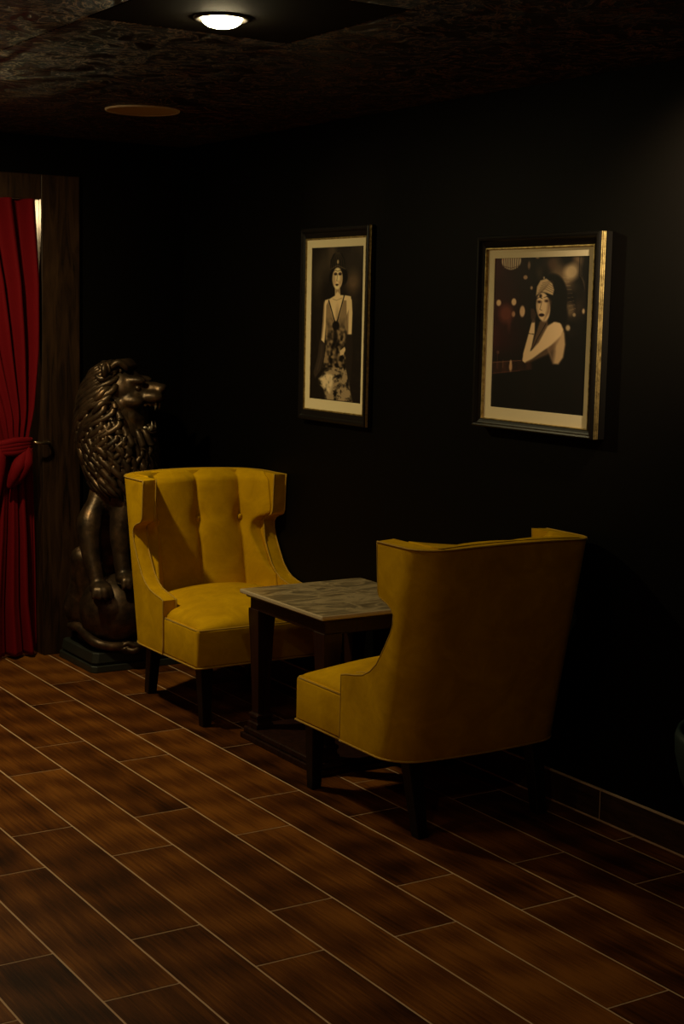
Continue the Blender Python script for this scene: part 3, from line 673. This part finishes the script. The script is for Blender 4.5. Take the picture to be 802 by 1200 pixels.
# ------------------------------------------------------------------ lion statue
def lion():
    LX, LY = 2.815, 6.245
    t = thing('lion_statue', 'dark bronze roaring lion statue resting its paws on a ball, in the room corner', 'statue', (LX, LY, 0))
    def q(x, y, z): return Vector((x-LX, y-LY, z))
    # plinth, two steps with clipped corners
    def slab(bm, hx, hy, cut, z0, z1, inset=0):
        pts = [(-hx+cut, -hy), (hx-cut, -hy), (hx, -hy+cut), (hx, hy-cut), (hx-cut, hy), (-hx+cut, hy), (-hx, hy-cut), (-hx, -hy+cut)]
        lo = [bm.verts.new((x, y, z0)) for x, y in pts]; hi = [bm.verts.new((x*(1-inset), y*(1-inset), z1)) for x, y in pts]
        bm.faces.new(lo[::-1]); bm.faces.new(hi)
        for k in range(8): bm.faces.new((lo[k], lo[(k+1) % 8], hi[(k+1) % 8], hi[k]))
    bm = bmesh.new(); slab(bm, .245, .205, .02, 0, .030, .01); slab(bm, .228, .188, .02, .030, .040); slab(bm, .236, .196, .02, .040, .086, .03)
    bmesh.ops.bevel(bm, geom=bm.edges[:], offset=.003, segments=1, affect='EDGES')
    link('plinth', bm, M_plinth, t)
    # ball under the paws
    bc = q(2.737, 6.165, .25); BR = .164
    bm = bmesh.new(); ellipsoid(bm, bc, (BR, BR, BR), None, 48, 32); link('ball', bm, M_bronze, t, True)
    # body, one continuous surface grown from blended volumes
    d = Vector((.78, -.626, 0)).normalized(); s = Vector((d.y, -d.x, 0)); up = Vector((0, 0, 1))      # head faces d
    RM = Matrix((d, -s, up)).transposed()
    Hc = q(2.785, 6.20, 1.225)
    HS = 1.16
    def hp(a_, b_, c_): return Hc+(d*a_+s*b_+up*c_)*HS
    bm = bmesh.new()
    ell = lambda c_, r_, m_=None: ellipsoid(bm, c_, [x_*(HS if m_ else 1) for x_ in r_], m_, 20, 14)
    def limb(pts, rad, n=14):
        n = int(n*1.6); cp = curve_pts(pts, n); rr = [interp(k/(n-1), np.linspace(0, 1, len(rad)), rad) for k in range(n)]
        for p, r_ in zip(cp, rr): ellipsoid(bm, p, (r_, r_, r_), None, 12, 8)
    limb([q(2.83, 6.34, .24), q(2.82, 6.335, .45), q(2.80, 6.30, .70), q(2.79, 6.25, .92), q(2.79, 6.21, 1.12)], [.13, .13, .12, .135, .12], 16)   # torso
    ell(q(2.785, 6.17, .80), (.13, .09, .15))
    # hind legs: haunch, knee beside the ball, foot on the plinth
    for sx in (-1, 1):
        cx = 2.82+sx*.155
        limb([q(cx, 6.35, .24), q(cx-.02*sx-.02, 6.31, .36), q(cx-.045, 6.27, .48)], [.10, .085, .056], 10)
        limb([q(cx-.045, 6.265, .48), q(cx-.03, 6.28, .32), q(cx-.01, 6.30, .14)], [.052, .040, .036], 10)
        limb([q(cx-.01, 6.31, .12), q(cx-.005, 6.20, .115)], [.042, .038], 5)
    # forelegs down to the ball
    limb([q(2.71, 6.22, .84), q(2.655, 6.19, .74), q(2.612, 6.17, .645), q(2.602, 6.13, .52), q(2.612, 6.09, .41)], [.060, .044, .060, .043, .036], 18)
    limb([q(2.80, 6.15, .84), q(2.745, 6.12, .64), q(2.735, 6.10, .52), q(2.735, 6.08, .44)], [.078, .056, .042, .038], 14)
    # paws with toes
    for (px, py, pz), tw in (((2.618, 6.060, .378), -.25), ((2.738, 6.055, .412), .05)):
        ell(q(px, py, pz), (.050, .050, .034))
        for k in range(4):
            a_ = tw+(k-1.5)*.42; dx, dy = math.sin(a_), -math.cos(a_)
            limb([q(px+dx*.030, py+dy*.030, pz+.006), q(px+dx*.052, py+dy*.052, pz-.002), q(px+dx*.066, py+dy*.066, pz-.030)], [.0155, .0175, .012], 6)
    # head
    ell(hp(-.01, 0, .012), (.100, .090, .090), RM)
    ell(hp(.045, 0, -.005), (.075, .068, .060), RM)
    for b_ in (-1, 1):
        ell(hp(.055, b_*.050, .050), (.050, .022, .018), RM)       # brow
        ell(hp(.045, b_*.060, -.028), (.052, .030, .028), RM)      # cheek bone
        ell(hp(.118, b_*.030, -.012), (.048, .030, .026), RM)      # muzzle pads
        ell(hp(-.02, b_*.072, -.060), (.050, .032, .050), RM)      # jaw muscle
        ell(hp(.150, b_*.016, .020), (.020, .014, .013), RM)       # nostril wing
        limb([hp(.00, b_*.060, -.070), hp(.050, b_*.052, -.125), hp(.105, b_*.030, -.150)], [.026, .019, .014], 8)   # lower jaw rim
        ell(hp(-.045, b_*.090, .085), (.016, .030, .034), RM)      # ear
    ell(hp(.105, 0, .020), (.070, .030, .026), RM); ell(hp(.155, 0, .024), (.020, .024, .016), RM)
    ell(hp(.110, 0, -.148), (.028, .030, .014), RM); ell(hp(.045, 0, -.140), (.06, .040, .014), RM)
    limb([hp(.03, 0, -.06), hp(-.02, 0, -.12)], [.05, .07], 5)
    body = link('body', bm, M_bronze, t, True)
    md = body.modifiers.new('union', 'REMESH'); md.mode = 'VOXEL'; md.voxel_size = .0075; md.use_smooth_shade = True
    sm = body.modifiers.new('soften', 'SMOOTH'); sm.iterations = 3; sm.factor = .5
    # eyes, teeth, tongue
    for b_ in (-1, 1):
        bm = bmesh.new(); ellipsoid(bm, hp(.072, b_*.056, .022), (.015, .012, .013), RM, 14, 10); link('eye', bm, M_bronze, t, True)
    for b_ in (-1, 1):
        bm = bmesh.new(); tube(bm, [hp(.135, b_*.030, -.026), hp(.137, b_*.029, -.048), hp(.134, b_*.028, -.064)], [.009, .0065, .0012], 7); link('fang', bm, M_tooth, t, True)
        bm = bmesh.new(); tube(bm, [hp(.118, b_*.024, -.140), hp(.122, b_*.025, -.120), hp(.120, b_*.026, -.104)], [.0085, .006, .0012], 7); link('fang', bm, M_tooth, t, True)
    for zz, nm in ((-.032, 'upper_teeth'), (-.140, 'lower_teeth')):      # one scalloped strip each
        bm = bmesh.new(); m_ = 33; up_ = -1 if zz > -.1 else 1; A_, B_ = [], []
        for j in range(m_):
            a_ = math.pi*(j/(m_-1)-.5); x_ = .045+.085*math.cos(a_); y_ = .036*math.sin(a_)
            A_.append(bm.verts.new(hp(x_, y_, zz))); B_.append(bm.verts.new(hp(x_, y_, zz+up_*(.008+.010*abs(math.sin(j*math.pi/3))))))
        for j in range(m_-1): bm.faces.new((A_[j], A_[j+1], B_[j+1], B_[j]))
        o = link(nm, bm, M_tooth, t, True); sd = o.modifiers.new('t', 'SOLIDIFY'); sd.thickness = .005; sd.offset = 0
    bm = bmesh.new(); tube(bm, curve_pts([hp(.01, 0, -.09), hp(.06, 0, -.115), hp(.10, 0, -.122), hp(.112, 0, -.130)], 8), [.026, .024, .019, .015, .012, .01, .008, .004], 10); link('tongue', bm, M_bronze, t, True)
    # ears' curled rims
    # mane of layered wavy locks
    bm = bmesh.new(); rnd = random.Random(4)
    def surf(phi, z):      # phi measured from the head direction; body-of-revolution around the neck
        rx = interp(z, [.74, .80, .90, 1.00, 1.10, 1.18, 1.26, 1.325, 1.36], [.085, .125, .150, .160, .158, .145, .120, .085, .02])
        cx = interp(z, [.74, .90, 1.10, 1.37], [2.785, 2.778, 2.765, 2.765]); cy = interp(z, [.74, .9, 1.1, 1.37], [6.16, 6.20, 6.24, 6.235])
        dr = d*math.cos(phi)+s*math.sin(phi)
        return q(cx, cy, z)+dr*rx, dr
    rows = [(1.352, 10, .05), (1.335, 14, .08), (1.312, 17, .10), (1.290, 20, .12), (1.255, 22, .13), (1.22, 23, .14), (1.18, 24, .145), (1.14, 25, .15), (1.10, 26, .15), (1.06, 26, .15), (1.02, 26, .15), (.98, 25, .15), (.94, 24, .15), (.90, 22, .14), (.87, 20, .12)]
    for ri, (z, n, ln) in enumerate(rows):
        for k in range(n):
            phi = 2*math.pi*(k+.5*(ri % 2)+rnd.uniform(-.22, .22))/n
            sp = (phi+math.pi) % (2*math.pi)-math.pi; face = abs(sp)
            lim = interp(z, [1.04, 1.10, 1.18, 1.28, 1.33, 1.36], [0, .75, 1.25, 1.30, 1.0, .3])
            if face < lim: continue
            sgn = 1 if sp > 0 else -1
            swp = interp(z, [.9, 1.05, 1.2, 1.35], [.10, .35, .75, .9])*interp(face, [0, 1.0, 2.0, math.pi], [.5, 1.15, .8, .05])
            wave = .15+.05*math.sin(3*phi+9*z); ph = 4*z*3+1.5*sgn; r0 = rnd.uniform(.014, .020)*(.85 if z > 1.3 else 1); m_ = 14
            pts, rad = [], []; lnk = ln*rnd.uniform(.8, 1.15)
            for j in range(m_):
                u_ = j/(m_-1); zz = z+.010-lnk*u_
                p, dr = surf(phi+sgn*swp*u_+wave*math.sin(u_*5.6+ph)*sgn, max(zz, .745)); p.z = zz
                pts.append(p+dr*(.004+.009*math.sin(math.pi*min(u_*1.05, 1))+.012*u_*u_)); rad.append(r0*(math.sin(math.pi*min(.14+u_*.86, 1))**.5*(1-.2*u_)+.05))
            tube(bm, pts, rad, 7)
    # solid under-layer
    pr = None
    for z in np.linspace(.80, 1.36, 14):
        ring_ = []
        for k in range(28):
            p, dr = surf(2*math.pi*k/28, z); ring_.append(bm.verts.new(p-dr*.012))
        if pr:
            for k in range(28): bm.faces.new((pr[k], pr[(k+1) % 28], ring_[(k+1) % 28], ring_[k]))
        pr = ring_
    # locks framing the face
    for b_ in (-1, 1):
        for k in range(10):
            a0 = -1.9+k*.38; cy_, cz_ = math.cos(a0)*.088, math.sin(a0)*.105
            st_ = hp(-.015, b_*abs(cy_), cz_-.02); 
            pts = [st_+(-d*.05+s*b_*.030*math.cos(a0)+up*(.018*math.sin(a0)-.035*(a0 < .4)))*u_*1.6+up*.01*math.sin(u_*6+k)+s*b_*.016*math.sin(math.pi*u_) for u_ in [j/9 for j in range(10)]]
            tube(bm, pts, [.016*(math.sin(math.pi*(.15+.85*j/9))**.6)+.002 for j in range(10)], 8)
    # forelock curls
    for k in range(7):
        b_ = -.06+k*.02; st_ = hp(.035, b_, .085)
        tube(bm, [st_+(-d*.075*u_+up*(.030*math.sin(math.pi*u_)+.008)+s*(b_*.5*u_)) for u_ in [j/7 for j in range(8)]], [.015*(math.sin(math.pi*(.15+.8*j/7))**.6)+.002 for j in range(8)], 8)
    # round ear curls
    for b_ in (-1, 1):
        c_ = hp(-.040, b_*.086, .092)
        tube(bm, [c_+(-s*b_*.0+up*.026*math.sin(a_)+(s*.55*b_+d*.6)*.026*math.cos(a_)) for a_ in [k*math.pi*1.5/11-.5 for k in range(12)]], [.007]*12, 7)
    link('mane', bm, M_bronze, t, True)
    # tail curling round the base with a tuft
    bm = bmesh.new(); cp = curve_pts([q(2.78, 6.43, .16), q(2.625, 6.40, .15), q(2.598, 6.25, .165), q(2.605, 6.10, .13), q(2.66, 6.055, .112), q(2.72, 6.045, .108)], 26)
    tube(bm, cp, [.022]*26, 10); tl = link('tail', bm, M_bronze, t, True)
    bm = bmesh.new()
    for k in range(16):
        a_ = rnd.uniform(0, 6.28); r_ = rnd.uniform(.0, .020); o_ = Vector((0, math.cos(a_)*r_, math.sin(a_)*r_*.8))
        st_ = q(2.705, 6.045, .108)+o_*.6
        tube(bm, [st_+Vector((.125*u_, .010*math.sin(u_*7+k), .008*math.sin(u_*9+k)))+o_*1.5*math.sin(math.pi*min(1, u_*1.1)) for u_ in [j/8 for j in range(9)]], [.0125*(math.sin(math.pi*(.15+.83*j/8))**.7)+.002 for j in range(9)], 7)
    link('tail_tuft', bm, M_bronze, tl, True)
    return t
lion()

# ------------------------------------------------------------------ red curtain on its holdback
t = thing('curtain', 'red velvet curtain tied back with a knot at the left doorway', 'curtain', (2.2, YB+.02, 0))
def fold_surface(name, z0, z1, nz, xl, xr, amp, yoff, nf, parent, ph=0., seedk=0):
    bm = bmesh.new(); nu = 150; G = []
    for i in range(nz+1):
        z = z0+(z1-z0)*i/nz; row = []
        for j in range(nu+1):
            u_ = j/nu; x = xl(z)+(xr(z)-xl(z))*u_
            f_ = u_*nf*2*math.pi+ph+.5*math.sin(u_*7+z*1.3)
            a_ = amp(z); y = yoff(z)+a_*(math.sin(f_)+.35*math.sin(2.1*f_+1.0+z*.8))
            row.append(bm.verts.new((x-2.2+a_*.25*math.cos(f_), y, z)))
        G.append(row)
    for i in range(nz):
        for j in range(nu): bm.faces.new((G[i][j], G[i][j+1], G[i+1][j+1], G[i+1][j]))
    o = link(name, bm, M_red, parent, True); s_ = o.modifiers.new('t', 'SOLIDIFY'); s_.thickness = .003
    return o
zt_ = .97
up_l = lambda z: interp(z, [zt_, 1.1, 1.4, 2.06], [2.25, 2.17, 1.92, 1.58]); up_r = lambda z: interp(z, [zt_, 1.03, 1.15, 1.4, 1.7, 2.06], [2.450, 2.455, 2.478, 2.503, 2.508, 2.488])
amp_u = lambda z: interp(z, [zt_, 1.1, 1.5, 2.06], [.014, .026, .036, .034])
fold_surface('upper_drape', zt_, 2.069, 60, up_l, up_r, amp_u, lambda z: interp(z, [zt_, 1.1, 1.5, 2.06], [-.030, -.034, -.036, -.030]), 9, t)
lo_l = lambda z: interp(z, [.02, .5, .95, zt_], [2.05, 2.14, 2.24, 2.25]); lo_r = lambda z: interp(z, [.02, .25, .55, .85, zt_], [2.462, 2.440, 2.436, 2.425, 2.445])
fold_surface('lower_drape', .015, zt_, 50, lo_l, lo_r, lambda z: interp(z, [.02, .6, zt_], [.030, .024, .014]), lambda z: interp(z, [0.02, .5, zt_], [-.045, -.042, -.034]), 4.5, t, 1.0)
fold_surface('back_layer', .03, .90, 30, lambda z: 2.33, lambda z: interp(z, [0, .5, .9], [2.506, 2.500, 2.490]), lambda z: .006, lambda z: .010, 4, t, 2.)
# knot: wrapped band plus hanging bunch
bm = bmesh.new()
for k in range(4):
    z = .955+k*.013
    tube(bm, curve_pts([(2.24-2.2, -.050, z-.015), (2.30-2.2, -.088, z-.006), (2.37-2.2, -.092, z-.004+.004*k), (2.43-2.2, -.070, z+.006), (2.462-2.2, -.030, z+.004)], 14), [.016]*14, 8)
link('tieback_band', bm, M_red, t, True)
bm = bmesh.new()
def sw(pts, rad, n=16): tube(bm, curve_pts(pts, n), [interp(k/(n-1), np.linspace(0, 1, len(rad)), rad) for k in range(n)], 12)
sw([(.235, -.070, .965), (.215, -.095, .90), (.180, -.090, .835), (.150, -.085, .80)], [.016, .034, .026, .012])
sw([(.225, -.075, .955), (.180, -.105, .895), (.155, -.100, .84), (.140, -.085, .79)], [.016, .030, .024, .010])
sw([(.250, -.055, .965), (.240, -.070, .92), (.215, -.075, .87)], [.012, .020, .010])
sw([(.060, -.075, .975), (.10, -.095, .93), (.090, -.080, .80), (.060, -.070, .60)], [.012, .024, .022, .014])
link('knot', bm, M_red, t, True)
t = thing('curtain_holdback', 'small brass curtain hook fixed to the doorway post', 'hook', (DX1, YB-.0285, .985))
bm = bmesh.new(); tube(bm, curve_pts([(.030, -.001, 0), (.020, -.035, .002), (-.010, -.055, .004), (-.045, -.060, .006), (-.060, -.052, .012)], 14), [.0065]*14, 10); link('arm', bm, M_brass, t, True)
bm = bmesh.new(); lathe(bm, [(0, 0), (.008, 0), (.008, .003), (.006, .006), (0, .006)], 18)
o = link('wall_rosette', bm, M_brass, t, True); o.rotation_euler = (R(90), 0, 0); o.location = (.030, 0, 0)

# ------------------------------------------------------------------ teal tub chair at the right edge
t = thing('tub_chair', 'dark teal rounded tub chair just entering at the right edge', 'armchair', (3.0, 2.53, 0), 0)
bm = bmesh.new(); lathe(bm, [(0, .27), (.10, .272), (.145, .295), (.185, .345), (.215, .41), (.230, .47), (.233, .52), (.226, .54), (.215, .535), (.20, .47), (0, .45)], 40)
t.location = (2.985, 2.605, 0)
link('seat_shell', bm, M_teal, t, True)
for a_ in range(4):
    q_ = math.pi/4+a_*math.pi/2; bm = bmesh.new(); tube(bm, [(.09*math.cos(q_), .09*math.sin(q_), .28), (.14*math.cos(q_), .14*math.sin(q_), 0)], [.016, .011], 10); link('leg', bm, M_legwood, t, True)
